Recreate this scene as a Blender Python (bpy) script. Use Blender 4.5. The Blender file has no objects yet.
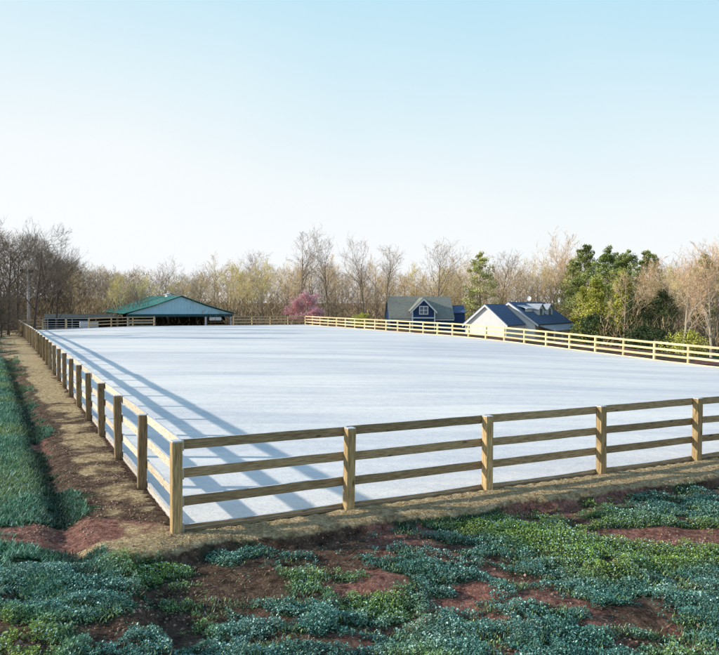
import bpy, bmesh, math, random
from mathutils import Vector, Matrix, noise, Euler
random.seed(7)
R = math.radians
sc = bpy.context.scene
col = sc.collection
U = random.uniform

# ------------------------------------------------------------------ frame of the place
CAM_H = 2.94
P0 = Vector((-2.32, 8.99))                 # near-left corner of the riding arena
A = 0.469
DF = Vector((math.cos(A), math.sin(A)))    # along the near fence
DL = Vector((-math.sin(A), math.cos(A)))   # along the left fence
SP = 2.44
NW, NL = 14, 32
W, L = NW * SP, NL * SP
MPX = 1 / 713.7

def st(x, y):
    q = Vector((x, y)) - P0
    return q.dot(DF), q.dot(DL)

def xy(s, t):
    q = P0 + DF * s + DL * t
    return q.x, q.y

def sm(a, b, x):
    if a > b: return 1 - sm(b, a, x)
    u = min(1, max(0, (x - a) / (b - a)))
    return u * u * (3 - 2 * u)

def elev(s, t):
    """height of the arena pad"""
    e = -0.66 * sm(10, W, s) * (1 - sm(12, 45, t)) * sm(-5, 12, t)
    e -= 0.32 * sm(35, L, t) * (1 - sm(0, 14, s))
    return e

def nz(x, y, f, o=0.0):
    return noise.noise(Vector((x * f + o, y * f - o, o * .37)))

def strip_w(s):
    return 0.55 + 0.045 * max(0, min(s, 20)) + 0.16 * nz(s, 0, .9, 3)

def ground_z(x, y):
    s, t = st(x, y)
    cs, ct = min(max(s, 0), W), min(max(t, 0), L)
    base = elev(cs, ct)
    z = base - 0.03
    dF = max(0, -t); dR = max(0, s - W); dB = max(0, t - L); dLf = max(0, -s)
    if dF > 0.02 or dLf > 0.02 or dR > .02 or dB > .02:
        z = base + 0.012
        z += 0.02 * nz(x, y, 2.3, 1) * sm(0.05, .4, dF + dLf + dR + dB)
    w = strip_w(s)
    if s > -0.7:
        z -= 0.17 * sm(w, w + .12, dF)
    k = sm(.3, 2.5, dF + dLf * .6)
    z += k * (0.09 * nz(x, y, .9, 5) + .055 * nz(x, y, 2.6, 9))
    z -= 0.035 * max(0, min(dF, 60) - w) * (1 if s > 0 else sm(-3, 0, s))
    z -= 1.3 * sm(1.0, 9, dB) * (1 if dR <= 0 else 1)
    z -= 3.0 * sm(1.5, 34, dR) * sm(18, 42, t) + 1.2 * sm(1.5, 20, dR) * (1 - sm(18, 42, t))
    # far rise under the woods
    d = math.hypot(x, y)
    z += 3.0 * sm(125, 190, d) + 2.5 * sm(190, 420, d) + 1.6 * nz(x, y, .022, 4) * sm(125, 190, d)
    if s < 0 and t > -1.5:
        wl = .80 + .012 * t
        for c_ in (wl + .42, wl + 2.25):
            z -= .13 * math.exp(-((dLf - c_ - .08 * nz(x, y, .5, 3)) / .2) ** 2) * sm(-1.5, .5, t) * (1 - sm(30, 45, t))
    if dLf > 6:
        z += 0.6 * sm(6, 30, dLf)
    return z

# ------------------------------------------------------------------ materials
def mat(name, c1, c2=None, scale=4.0, rough=.85, bump=0.0, bscale=30.0, stretch=(1, 1, 1), spec=.25,
        attr=None, objrand=0.0, detail=6.0, metal=0.0, contrast=(.3, .7), coord='Object', trans=0.0):
    m = bpy.data.materials.new(name); m.use_nodes = True
    n = m.node_tree.nodes; l = m.node_tree.links
    b = n['Principled BSDF']
    b.inputs['Roughness'].default_value = rough
    b.inputs['Specular IOR Level'].default_value = spec
    b.inputs['Metallic'].default_value = metal
    tc = n.new('ShaderNodeTexCoord'); mp = n.new('ShaderNodeMapping')
    mp.inputs['Scale'].default_value = stretch
    l.new(tc.outputs[coord], mp.inputs['Vector'])
    vec = mp.outputs['Vector']
    if objrand:
        oi = n.new('ShaderNodeObjectInfo')
        ad = n.new('ShaderNodeVectorMath'); ad.operation = 'ADD'
        ml = n.new('ShaderNodeMath'); ml.operation = 'MULTIPLY'; ml.inputs[1].default_value = 57.0
        l.new(oi.outputs['Random'], ml.inputs[0])
        l.new(vec, ad.inputs[0]); l.new(ml.outputs[0], ad.inputs[1]); vec = ad.outputs[0]
    out = None
    if c2 is not None:
        t = n.new('ShaderNodeTexNoise'); t.inputs['Scale'].default_value = scale; t.inputs['Detail'].default_value = detail
        l.new(vec, t.inputs['Vector'])
        r = n.new('ShaderNodeValToRGB')
        r.color_ramp.elements[0].position = contrast[0]; r.color_ramp.elements[1].position = contrast[1]
        r.color_ramp.elements[0].color = (*c1, 1); r.color_ramp.elements[1].color = (*c2, 1)
        l.new(t.outputs['Fac'], r.inputs['Fac']); out = r.outputs['Color']
    else:
        rg = n.new('ShaderNodeRGB'); rg.outputs[0].default_value = (*c1, 1); out = rg.outputs[0]
    if attr:
        at = n.new('ShaderNodeAttribute'); at.attribute_name = attr
        mx = n.new('ShaderNodeMix'); mx.data_type = 'RGBA'; mx.blend_type = 'MULTIPLY'; mx.inputs[0].default_value = 1
        l.new(out, mx.inputs[6]); l.new(at.outputs['Color'], mx.inputs[7]); out = mx.outputs[2]
    if objrand:
        mr = n.new('ShaderNodeMapRange'); mr.inputs[3].default_value = 1 - objrand; mr.inputs[4].default_value = 1 + objrand
        l.new(oi.outputs['Random'], mr.inputs[0])
        sx = n.new('ShaderNodeVectorMath'); sx.operation = 'SCALE'
        l.new(out, sx.inputs[0]); l.new(mr.outputs[0], sx.inputs['Scale']); out = sx.outputs[0]
    l.new(out, b.inputs['Base Color'])
    if 'wood' in name or 'boards' in name:
        vo = n.new('ShaderNodeTexVoronoi'); vo.inputs['Scale'].default_value = 1.0
        m3 = n.new('ShaderNodeMapping'); m3.inputs['Scale'].default_value = tuple(2.6 if a_ < 5 else 7.5 for a_ in stretch)
        if objrand:
            m0 = n.new('ShaderNodeVectorMath'); m0.operation = 'ADD'
            l.new(tc.outputs[coord], m0.inputs[0]); l.new(ml.outputs[0], m0.inputs[1]); l.new(m0.outputs[0], m3.inputs['Vector'])
        else: l.new(tc.outputs[coord], m3.inputs['Vector'])
        l.new(m3.outputs[0], vo.inputs['Vector'])
        kr = n.new('ShaderNodeMapRange'); kr.inputs[1].default_value = .06; kr.inputs[2].default_value = .17
        kr.inputs[3].default_value = .35; kr.inputs[4].default_value = 1.0
        l.new(vo.outputs['Distance'], kr.inputs[0])
        kx = n.new('ShaderNodeVectorMath'); kx.operation = 'SCALE'
        l.new(out, kx.inputs[0]); l.new(kr.outputs[0], kx.inputs['Scale']); l.new(kx.outputs[0], b.inputs['Base Color'])
    if bump:
        t2 = n.new('ShaderNodeTexNoise'); t2.inputs['Scale'].default_value = bscale; t2.inputs['Detail'].default_value = 6
        l.new(vec, t2.inputs['Vector'])
        bp = n.new('ShaderNodeBump'); bp.inputs['Strength'].default_value = bump; bp.inputs['Distance'].default_value = .03
        l.new(t2.outputs['Fac'], bp.inputs['Height']); l.new(bp.outputs[0], b.inputs['Normal'])
    if trans:
        tr = n.new('ShaderNodeBsdfTranslucent'); l.new(out, tr.inputs['Color'])
        ms = n.new('ShaderNodeMixShader'); ms.inputs[0].default_value = trans
        o = n['Material Output']
        l.new(b.outputs[0], ms.inputs[1]); l.new(tr.outputs[0], ms.inputs[2]); l.new(ms.outputs[0], o.inputs['Surface'])
    return m

M = {}
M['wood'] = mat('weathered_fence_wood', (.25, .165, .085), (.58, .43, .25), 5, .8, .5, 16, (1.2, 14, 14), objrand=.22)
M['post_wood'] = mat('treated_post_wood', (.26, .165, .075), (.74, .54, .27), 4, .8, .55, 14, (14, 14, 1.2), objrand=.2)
M['kick_wood'] = mat('frosty_sunlit_kickboard_wood', (.34, .29, .22), (.62, .58, .52), 5, .8, .4, 16, (1.2, 14, 14), objrand=.15)  # frost on the boards, plus sunlight put into the pale tone
M['pale_wood'] = mat('pale_yellow_wood', (.60, .45, .20), (.88, .72, .42), 5, .8, .3, 16, (1.2, 10, 10), objrand=.25)  # paler and yellower than the near fence wood
M['frost'] = mat('hoar_frost', (.78, .80, .84), (.6, .6, .6), 40, .6, .4, 80)
M['bark_dark'] = mat('dark_bark', (.045, .035, .028), (.12, .09, .07), 3, .9, .4, 12, (6, 6, 1))
M['bark_tan'] = mat('tan_bark', (.20, .15, .10), (.38, .30, .21), 3, .9, .3, 12, (6, 6, 1), objrand=.2)
M['bark_pale'] = mat('pale_bark', (.42, .34, .25), (.62, .54, .42), 3, .9, .2, 12, (6, 6, 1))
M['twig_tan'] = mat('tan_twigs', (.70, .52, .29), (.90, .72, .45), .5, .9, attr='Col', objrand=.25)  # twig colours lifted so they carry the distance haze
M['twig_grey'] = mat('grey_brown_twigs', (.40, .32, .26), (.60, .49, .40), .5, .9, attr='Col', objrand=.25)
M['twig_dark'] = mat('dark_twigs', (.12, .095, .075), (.22, .17, .12), .5, .9, attr='Col', objrand=.2)
M['twig_peach'] = mat('peach_twigs', (.64, .42, .24), (.84, .62, .40), .5, .9, attr='Col', objrand=.12)
M['twig_bud'] = mat('budding_yellow_twigs', (.74, .60, .24), (.88, .76, .38), .5, .9, attr='Col', objrand=.15)
M['twig_pink'] = mat('pink_blossom', (.80, .42, .46), (.90, .56, .58), .8, .8, attr='Col')
M['pine'] = mat('pine_needles', (.22, .31, .08), (.44, .48, .16), .6, .7, attr='Col', objrand=.2, trans=.15)
M['pine_pale'] = mat('pale_pine_needles', (.62, .62, .22), (.80, .76, .34), .6, .7, attr='Col', trans=.2)
M['cedar'] = mat('yellow_green_foliage', (.42, .46, .08), (.66, .62, .16), .6, .7, attr='Col', trans=.15)
M['evergreen'] = mat('deep_green_foliage', (.06, .11, .045), (.15, .19, .07), .6, .7, attr='Col', trans=.1)
M['brush'] = mat('winter_brush', (.42, .30, .17), (.70, .52, .31), .25, .9, attr='Col')
M['cover'] = mat('frosty_ground_cover', (.75, .95, .9), (1, 1, 1), 1.5, .6, attr='Col', trans=.15)
M['straw'] = mat('dry_straw', (.45, .36, .20), (.62, .52, .33), 3, .9, attr='Col')
M['clod'] = mat('earth_clods', (.16, .09, .06), (.50, .33, .25), 2.5, .95)
M['teal_metal'] = mat('green_metal_roof', (.015, .17, .145), (.03, .26, .21), 1, .45, .0, spec=.5)
M['blue_metal'] = mat('sky_tinted_blue_siding', (.40, .68, .82), (.48, .76, .90), 1, .5, spec=.5)  # light blue siding, lightened to hold the sky's reflection in its colour
M['dark_metal'] = mat('dark_green_trim', (.012, .06, .07), (.02, .09, .10), 2, .5)
M['shed_roof'] = mat('weathered_dark_shed_roof', (.03, .04, .04), (.09, .10, .09), 2, .8)
M['dark'] = mat('shadowy_timber', (.03, .025, .02), (.07, .055, .045), 2, .9)
M['navy'] = mat('navy_siding', (.02, .05, .13), (.03, .07, .17), 1, .7)
M['white'] = mat('white_paint', (.78, .78, .78), (.84, .84, .83), 2, .6)
M['glass'] = mat('window_glass', (.10, .14, .20), (.16, .22, .30), 2, .1, spec=.6)
M['shingle_green'] = mat('grey_green_shingles', (.22, .225, .19), (.32, .32, .27), 3, .9, .3, 8, objrand=.05)
M['shingle_blue'] = mat('dark_blue_shingles', (.075, .115, .20), (.14, .20, .31), 3, .85, .3, 8)
M['shingle_pale'] = mat('pale_grey_shingles', (.36, .38, .42), (.50, .52, .56), 3, .85, .3, 8)
M['brick'] = mat('brown_brick', (.20, .10, .06), (.30, .17, .10), 4, .9, .3, 12)
M['galv'] = mat('galvanised_steel', (.55, .57, .6), (.68, .70, .72), 6, .4, spec=.5)
M['pole'] = mat('grey_pole_wood', (.28, .26, .25), (.42, .40, .38), 4, .9, .3, 12, (6, 6, 1))

def ground_material():
    m = bpy.data.materials.new('ground_soil'); m.use_nodes = True
    n = m.node_tree.nodes; l = m.node_tree.links
    b = n['Principled BSDF']; b.inputs['Roughness'].default_value = .95; b.inputs['Specular IOR Level'].default_value = .1
    tc = n.new('ShaderNodeTexCoord')
    def ns(scale, det=7, rough=.6):
        t = n.new('ShaderNodeTexNoise'); t.inputs['Scale'].default_value = scale; t.inputs['Detail'].default_value = det
        t.inputs['Roughness'].default_value = rough
        l.new(tc.outputs['Object'], t.inputs['Vector']); return t.outputs['Fac']
    def ramp(fac, a, ca, bb, cb):
        r = n.new('ShaderNodeValToRGB'); e = r.color_ramp.elements
        e[0].position = a; e[0].color = (*ca, 1); e[1].position = bb; e[1].color = (*cb, 1)
        l.new(fac, r.inputs['Fac']); return r.outputs['Color']
    def mix(f, a, c):
        x = n.new('ShaderNodeMix'); x.data_type = 'RGBA'
        l.new(f, x.inputs[0]); l.new(a, x.inputs[6]); l.new(c, x.inputs[7]); return x.outputs[2]
    at = n.new('ShaderNodeAttribute'); at.attribute_name = 'Mask'
    sp = n.new('ShaderNodeSeparateColor'); l.new(at.outputs['Color'], sp.inputs[0])
    def edge(v, sc_=9, amt=.5):
        f = ns(sc_, 5)
        a = n.new('ShaderNodeMath'); a.operation = 'MULTIPLY_ADD'; a.inputs[1].default_value = amt; a.inputs[2].default_value = -amt / 2
        l.new(f, a.inputs[0])
        s = n.new('ShaderNodeMath'); s.operation = 'ADD'; l.new(v, s.inputs[0]); l.new(a.outputs[0], s.inputs[1])
        r = n.new('ShaderNodeMapRange'); r.interpolation_type = 'SMOOTHSTEP'
        r.inputs[1].default_value = .38; r.inputs[2].default_value = .62; l.new(s.outputs[0], r.inputs[0]); return r.outputs[0]
    soil = ramp(ns(5.5, 9, .7), .36, (.05, .030, .022), .66, (.30, .19, .13))
    clay = ramp(ns(8.0, 9, .7), .36, (.18, .07, .052), .66, (.58, .30, .23))
    sand = ramp(ns(9.0, 9, .68), .34, (.40, .26, .115), .66, (.97, .76, .46))
    grass = ramp(ns(4.0), .3, (.025, .06, .035), .7, (.07, .13, .06))
    c = mix(edge(sp.outputs[1]), soil, clay)
    c = mix(edge(sp.outputs[2]), c, grass)
    c = mix(edge(sp.outputs[0], 7, .35), c, sand)
    # leaf litter speckle
    v = n.new('ShaderNodeTexVoronoi'); v.inputs['Scale'].default_value = 26; l.new(tc.outputs['Object'], v.inputs['Vector'])
    r = n.new('ShaderNodeMapRange'); r.inputs[1].default_value = .0; r.inputs[2].default_value = .55; r.inputs[3].default_value = 1.35; r.inputs[4].default_value = .72
    l.new(v.outputs['Distance'], r.inputs[0])
    sx = n.new('ShaderNodeVectorMath'); sx.operation = 'SCALE'; l.new(c, sx.inputs[0]); l.new(r.outputs[0], sx.inputs['Scale'])
    l.new(sx.outputs[0], b.inputs['Base Color'])
    bp = n.new('ShaderNodeBump'); bp.inputs['Strength'].default_value = 1.0; bp.inputs['Distance'].default_value = .10
    l.new(ns(13, 8, .65), bp.inputs['Height']); l.new(bp.outputs[0], b.inputs['Normal'])
    return m

def sand_material():
    A_ = -A
    m = bpy.data.materials.new('white_arena_sand'); m.use_nodes = True
    n = m.node_tree.nodes; l = m.node_tree.links
    b = n['Principled BSDF']; b.inputs['Roughness'].default_value = .9; b.inputs['Specular IOR Level'].default_value = .15
    tc = n.new('ShaderNodeTexCoord')
    def ns(scale, st_, det=5, rot=0):
        mp = n.new('ShaderNodeMapping'); mp.inputs['Scale'].default_value = st_; mp.inputs['Rotation'].default_value = (0, 0, rot)
        l.new(tc.outputs['Object'], mp.inputs['Vector'])
        t = n.new('ShaderNodeTexNoise'); t.inputs['Scale'].default_value = scale; t.inputs['Detail'].default_value = det
        l.new(mp.outputs[0], t.inputs['Vector']); return t.outputs['Fac']
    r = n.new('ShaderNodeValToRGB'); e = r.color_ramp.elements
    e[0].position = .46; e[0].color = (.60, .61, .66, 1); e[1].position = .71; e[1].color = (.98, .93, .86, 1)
    def madd(x, k, y=None, c=0.0):
        q = n.new('ShaderNodeMath'); q.operation = 'MULTIPLY_ADD'; q.inputs[1].default_value = k; q.inputs[2].default_value = c
        l.new(x, q.inputs[0])
        if y is not None: l.new(y, q.inputs[2])
        return q.outputs[0]
    fine = ns(38, (.6, 1, 1), 6, .4)
    v = madd(ns(.30, (.14, 1, 1), 6, -.08), .56, madd(ns(2.2, (.12, 1, 1), 5, -.2), .28, madd(fine, .26, madd(ns(3.2, (1, 1, 1), 7), .14))))  # coarse bluish streaks: harrow marks plus tree shade painted into the sand
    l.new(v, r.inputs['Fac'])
    l.new(r.outputs['Color'], b.inputs['Base Color'])
    h = madd(ns(9, (.5, 1.6, 1), 7, .2), 1.0, madd(fine, .35, madd(ns(2.4, (.15, 3.2, 1), 3, -A_), .5)))
    bp = n.new('ShaderNodeBump'); bp.inputs['Strength'].default_value = .5; bp.inputs['Distance'].default_value = .035
    l.new(h, bp.inputs['Height']); l.new(bp.outputs[0], b.inputs['Normal'])
    return m
M['ground'] = ground_material()
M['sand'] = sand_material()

# ------------------------------------------------------------------ mesh helpers
class MB:
    def __init__(s): s.v = []; s.f = []; s.c = []; s.mi = []
    def face(s, pts, c=1.0, mi=0):
        k = len(s.v); s.v += [tuple(p) for p in pts]; s.f.append(tuple(range(k, k + len(pts)))); s.c.append(c); s.mi.append(mi)
    def box(s, x0, x1, y0, y1, z0, z1, mi=0, top_mi=None):
        k = len(s.v)
        s.v += [(x0, y0, z0), (x1, y0, z0), (x1, y1, z0), (x0, y1, z0), (x0, y0, z1), (x1, y0, z1), (x1, y1, z1), (x0, y1, z1)]
        for i, q in enumerate([(0, 3, 2, 1), (4, 5, 6, 7), (0, 1, 5, 4), (1, 2, 6, 5), (2, 3, 7, 6), (3, 0, 4, 7)]):
            s.f.append(tuple(k + a for a in q)); s.c.append(1.0); s.mi.append(top_mi if (i == 1 and top_mi is not None) else mi)
    def slab(s, quad, th, mi=0):
        """a flat panel of the given thickness below the quad"""
        a, b, c = [Vector(p) for p in quad[:3]]
        n = (b - a).cross(c - b).normalized() * th
        t = [Vector(p) for p in quad]; u = [p - n for p in t]
        s.face(t, 1, mi); s.face(u[::-1], 1, mi)
        m_ = len(t)
        for i in range(m_):
            j = (i + 1) % m_
            s.face([u[i], u[j], t[j], t[i]], 1, mi)
    def tube(s, pts, rad, n=5, c=1.0, cap=True):
        rings = []
        up = Vector((0.31, 0.17, .93))
        for i, p in enumerate(pts):
            p = Vector(p)
            d = (Vector(pts[min(i + 1, len(pts) - 1)]) - Vector(pts[max(i - 1, 0)])).normalized()
            a = d.cross(up)
            if a.length < .05: a = d.cross(Vector((1, 0, 0)))
            a.normalize(); b = d.cross(a)
            k = len(s.v)
            for j in range(n):
                w = 2 * math.pi * j / n
                s.v.append(tuple(p + (a * math.cos(w) + b * math.sin(w)) * rad[i]))
            rings.append(k)
        for i in range(len(pts) - 1):
            for j in range(n):
                j2 = (j + 1) % n
                s.f.append((rings[i] + j, rings[i] + j2, rings[i + 1] + j2, rings[i + 1] + j)); s.c.append(c); s.mi.append(0)
        if cap:
            s.f.append(tuple(rings[-1] + j for j in range(n))); s.c.append(c); s.mi.append(0)
            s.f.append(tuple(rings[0] + j for j in reversed(range(n)))); s.c.append(c); s.mi.append(0)
    def twig(s, p, d, L_, w, c=1.0):
        side = d.cross(Vector((U(-1, 1), U(-1, 1), U(-1, 1))))
        if side.length < 1e-4: return
        side.normalize(); side *= w
        s.face([p - side, p + side, p + d * L_], c)
    def mesh(s, name, mats, colour=False, smooth=False):
        me = bpy.data.meshes.new(name)
        me.from_pydata(s.v, [], s.f)
        if not isinstance(mats, (list, tuple)): mats = [mats]
        for m in mats: me.materials.append(m)
        if any(s.mi): me.polygons.foreach_set('material_index', s.mi)
        if colour:
            ca = me.color_attributes.new('Col', 'FLOAT_COLOR', 'CORNER')
            buf = []
            for f, c in zip(s.f, s.c):
                cc = (c, c, c, 1) if not isinstance(c, tuple) else (*c, 1)
                buf += list(cc) * len(f)
            ca.data.foreach_set('color', buf)
        if smooth: me.polygons.foreach_set('use_smooth', [True] * len(me.polygons))
        me.update()
        return me

def link(name, me, parent=None, loc=(0, 0, 0), rot=(0, 0, 0)):
    o = bpy.data.objects.new(name, me); col.objects.link(o)
    o.location = loc; o.rotation_euler = rot
    if parent: o.parent = parent
    return o
def tag(o, label=None, cat=None, group=None, kind=None):
    if label: o['label'] = label
    if cat: o['category'] = cat
    if group: o['group'] = group
    if kind: o['kind'] = kind
    return o
def thing(name, label, cat, loc=(0, 0, 0), rotz=0, group=None):
    o = bpy.data.objects.new(name, None); col.objects.link(o); o.empty_display_size = .3
    o.location = loc; o.rotation_euler = (0, 0, rotz)
    return tag(o, label, cat, group)
def at(px, y, z=None):
    """a spot y metres ahead, in the direction of column px; on the ground unless z is given"""
    x = (px - 359.5) * MPX * y
    return Vector((x, y, ground_z(x, y) if z is None else z))

def bevel_mesh(me, w=.006):
    bm = bmesh.new(); bm.from_mesh(me)
    bmesh.ops.bevel(bm, geom=list(bm.edges), offset=w, segments=1, affect='EDGES', clamp_overlap=True)
    bm.to_mesh(me); bm.free(); return me

# ------------------------------------------------------------------ ground sheet
def axis(lo, hi, c0, c1, d0, growth=1.12):
    v = []; x = c0
    while x < c1: v.append(x); x += d0
    d = d0
    while x < hi: v.append(x); d *= growth; x += d
    v.append(hi)
    x = c0; d = d0; w = []
    while True:
        d *= growth; x -= d
        if x < lo: break
        w.append(x)
    w.append(lo)
    return w[::-1] + v
xs = axis(-900, 900, -17, 14, .11, 1.045)
ys = axis(-200, 1200, 4.5, 17, .11, 1.03)
vs = []; masks = []
def masks_at(x, y):
    s, t = st(x, y)
    dF, dLf = -t, -s
    sand = clay = grass = gold = 0.0
    w = strip_w(s)
    if dF > 0 and s > -1.2: sand = 1 - sm(w - .05, w + .12, dF)
    if t > -1.0 and s < 0.0:
        ww = .72 + .012 * max(t, 0) + .16 * nz(0, t, .5, 2)
        far = sm(24, 36, t)
        sand = max(sand, (.56 + .42 * nz(x, y, 1.1, 2) + .3 * nz(x, y, 3.3, 2) + .22 * sm(6, 20, t) - .25 * far * sm(.5, 1.2, dLf)) * (1 - (1 - far) * sm(ww - .2, ww + .3, dLf)) * sm(-1.6, -.1, t) * (1 - sm(6, 9, dLf)))
        wob = .45 * nz(x, y, 1.3, 9) + .35 * nz(x, y, 4.0, 9); g = sm(ww + .1 + wob, ww + .6 + wob, dLf) * (1 - sm(ww + 1.7, ww + 2.0, dLf)) + sm(ww + 2.3, ww + 2.7, dLf)
        grass = g * .95 * (1 - .75 * far)
        gold = 1 - sm(ww, ww + .4, dLf)
    if t > L or s > W: grass = .35 + .4 * nz(x, y, .1, 4); sand = .25
    n1 = nz(x, y, .75, 12) + .5 * nz(x, y, 1.9, 4)
    if dF > 0: 
        grass = max(grass * (.6 + .6 * nz(x, y, 2.2, 3)), .48 + .62 * n1 + .75 * nz(x * .8, y * 1.5, 2.6, 6) + .26 * sm(-.5, 2.5, x) * sm(10.5, 9.5, y) - .25 * math.exp(-((x + .75) / .9) ** 2 - ((y - 7.6) / 1.1) ** 2))
    clay = .36 + 1.1 * (nz(x, y, .45, 31) + .4 * nz(x, y, 1.6, 8))
    clay *= 1 - gold
    # bare clay left of the corner; doubles as a painted sunlit patch
    q = math.hypot((x + 3.6) / 1.3, (y - 8.9) / .55)
    if q < 1.6: clay = max(clay, 1 - sm(.7, 1.5, q)); grass *= sm(.6, 1.3, q)
    q = math.hypot((x - 5.0) / 1.9, (y - 9.6) / .35)  # painted pool of sunlight, drawn in pinkish clay
    if q < 1.6: clay = max(clay, 1 - sm(.7, 1.5, q)); grass *= sm(.6, 1.3, q)
    cl = lambda v: max(0, min(1, v))
    return cl(sand), cl(clay), cl(grass)
for y in ys:
    for x in xs:
        vs.append((x, y, ground_z(x, y))); masks += [*masks_at(x, y), 1.0]
nx = len(xs)
fs = [(j * nx + i, j * nx + i + 1, (j + 1) * nx + i + 1, (j + 1) * nx + i) for j in range(len(ys) - 1) for i in range(nx - 1)]
me = bpy.data.meshes.new('ground'); me.from_pydata(vs, [], fs)
ca = me.color_attributes.new('Mask', 'FLOAT_COLOR', 'POINT'); ca.data.foreach_set('color', masks)
me.polygons.foreach_set('use_smooth', [True] * len(fs)); me.materials.append(M['ground'])
tag(link('ground', me), kind='structure')

# ------------------------------------------------------------------ arena sand
m_ = MB()
na, nb = 70, 160
for j in range(nb + 1):
    for i in range(na + 1):
        s = .055 + (W - .11) * i / na; t = .055 + (L - .11) * j / nb
        x, y = xy(s, t)
        m_.v.append((x, y, elev(s, t) + .018 + .008 * nz(x, y, .7, 2)))
for j in range(nb):
    for i in range(na):
        k = j * (na + 1) + i
        m_.f.append((k, k + 1, k + na + 2, k + na + 1)); m_.c.append(1.0); m_.mi.append(0)
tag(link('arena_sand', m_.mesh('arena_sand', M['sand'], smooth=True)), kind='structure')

# ------------------------------------------------------------------ board fences
PH = 1.175
RAILS = (1.105, .735, .375)
def post_mesh(wood, k):
    b = MB(); w = .066
    b.box(-w, w, -w, w, -.25, PH - .012)
    me_ = b.mesh('post', [wood, M['frost']]); bevel_mesh(me_, .007)
    c = MB(); c.box(-w + .004, w - .004, -w + .004, w - .004, PH - .0125, PH - .002 + .003 * k, 1)
    bm = bmesh.new(); bm.from_mesh(me_)
    m2 = c.mesh('t', [wood, M['frost']]); bm.from_mesh(m2); bm.to_mesh(me_); bm.free(); bpy.data.meshes.remove(m2)
    return me_
def rail_mesh(wood, k, h=.128, frost=True, th=.034):
    """a board along +x, 1 unit = full span; gentle warp"""
    rnd = random.Random(k); n = 8
    v = []; f = []; mi = []
    am = rnd.uniform(-.016, .016); bow = rnd.uniform(-.024, .014)
    for i in range(n + 1):
        u = i / n; x = u * SP; z = bow * 4 * u * (1 - u); y = am * math.sin(math.pi * u)
        e = rnd.uniform(-.003, .003)
        v += [(x, y - th / 2, z - h / 2 + e), (x, y + th / 2, z - h / 2 + e), (x, y + th / 2, z + h / 2 + e), (x, y - th / 2, z + h / 2 + e)]
    for i in range(n):
        a = i * 4; b = a + 4
        for j in range(4):
            j2 = (j + 1) % 4
            f.append((a + j, b + j, b + j2, a + j2)); mi.append(1 if (j == 2 and frost) else 0)
    f += [(0, 1, 2, 3), (n * 4 + 3, n * 4 + 2, n * 4 + 1, n * 4)]; mi += [0, 0]
    me_ = bpy.data.meshes.new('rail'); me_.from_pydata(v, [], f); me_.materials.append(wood); me_.materials.append(M['frost'])
    me_.polygons.foreach_set('material_index', mi); me_.update(); return me_
KIT = {}
M['left_rail'] = mat('sunlit_cream_boards', (.50, .41, .28), (.86, .77, .62), 5, .8, .4, 16, (1.2, 14, 14), objrand=.12)  # fence boards lightened, with the sun on them put into the colour
M['shaded_post'] = mat('shaded_brown_post_wood', (.13, .09, .05), (.40, .29, .16), 4, .8, .55, 14, (14, 14, 1.2), objrand=.25)  # darker copy of the post wood, shade of the near faces painted in
for key, pw, rw in (('near', M['post_wood'], M['wood']), ('left', M['shaded_post'], M['left_rail']), ('pale', M['pale_wood'], M['pale_wood'])):
    KIT[key] = dict(post=[post_mesh(pw, k) for k in range(3)],
                    rail=[rail_mesh(rw, k + 10) for k in range(5)],
                    kick=[rail_mesh(M['kick_wood'] if key == 'left' else rw, k + 40, .14, True, .036) for k in range(3)])
def fence(s0, t0, ds, dt, n, label, kit, inward, skip=(), first_post=True, last_post=True, kick=True):
    """posts every SP metres from (s0,t0) along (ds,dt); boards on the inward side of the posts"""
    x, y = xy(s0, t0)
    root = thing('board_fence', label, 'fence', (x, y, elev(s0, t0)))
    K = KIT[kit]; rnd = random.Random(label)
    def P(i):
        s, t = s0 + ds * SP * i, t0 + dt * SP * i
        X, Y = xy(s, t); return Vector((X - x, Y - y, elev(s, t) - elev(s0, t0)))
    yaw = math.atan2(*(reversed((P(1) - P(0)).xy[:])))
    inn = (DF * inward[0] + DL * inward[1]); inn = Vector((inn.x, inn.y, 0))
    for i in range(n + 1):
        if (i == 0 and not first_post) or (i == n and not last_post) or (i in skip and i - 1 in skip and i > 3): continue
        link('post', rnd.choice(K['post']), root, P(i) + Vector((0, 0, rnd.uniform(-.012, .008))),
             (rnd.uniform(-.02, .02), rnd.uniform(-.02, .02), yaw + rnd.uniform(-.05, .05)))
    for i in range(n):
        if i in skip: continue
        a, b = P(i), P(i + 1)
        pitch = -math.atan2(b.z - a.z, (b - a).xy.length)
        for h in RAILS:
            o = link('rail', rnd.choice(K['rail']), root, a + inn * (.084 + (.0 if i % 2 else .002)) + Vector((0, 0, h + rnd.uniform(-.008, .008))),
                     (0, pitch + rnd.uniform(-.006, .006), yaw))
        if kick:
            link('kickboard', rnd.choice(K['kick']), root, a + inn * (.086 + (.0 if i % 2 else .002)) + Vector((0, 0, .0 if kick == 1 else .035)), (0, pitch, yaw))
    return root
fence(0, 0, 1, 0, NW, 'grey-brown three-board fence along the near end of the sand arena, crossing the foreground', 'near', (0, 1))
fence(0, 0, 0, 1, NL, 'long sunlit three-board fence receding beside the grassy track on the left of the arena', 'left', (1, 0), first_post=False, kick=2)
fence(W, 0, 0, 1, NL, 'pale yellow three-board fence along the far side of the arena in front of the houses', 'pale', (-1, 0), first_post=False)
GATE = (1, 2, 6, 7, 8, 9)
fence(0, L, 1, 0, NW, 'low board fence across the far end of the arena in front of the green-roofed barn', 'near', (0, -1), skip=GATE, first_post=False, last_post=False)
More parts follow.
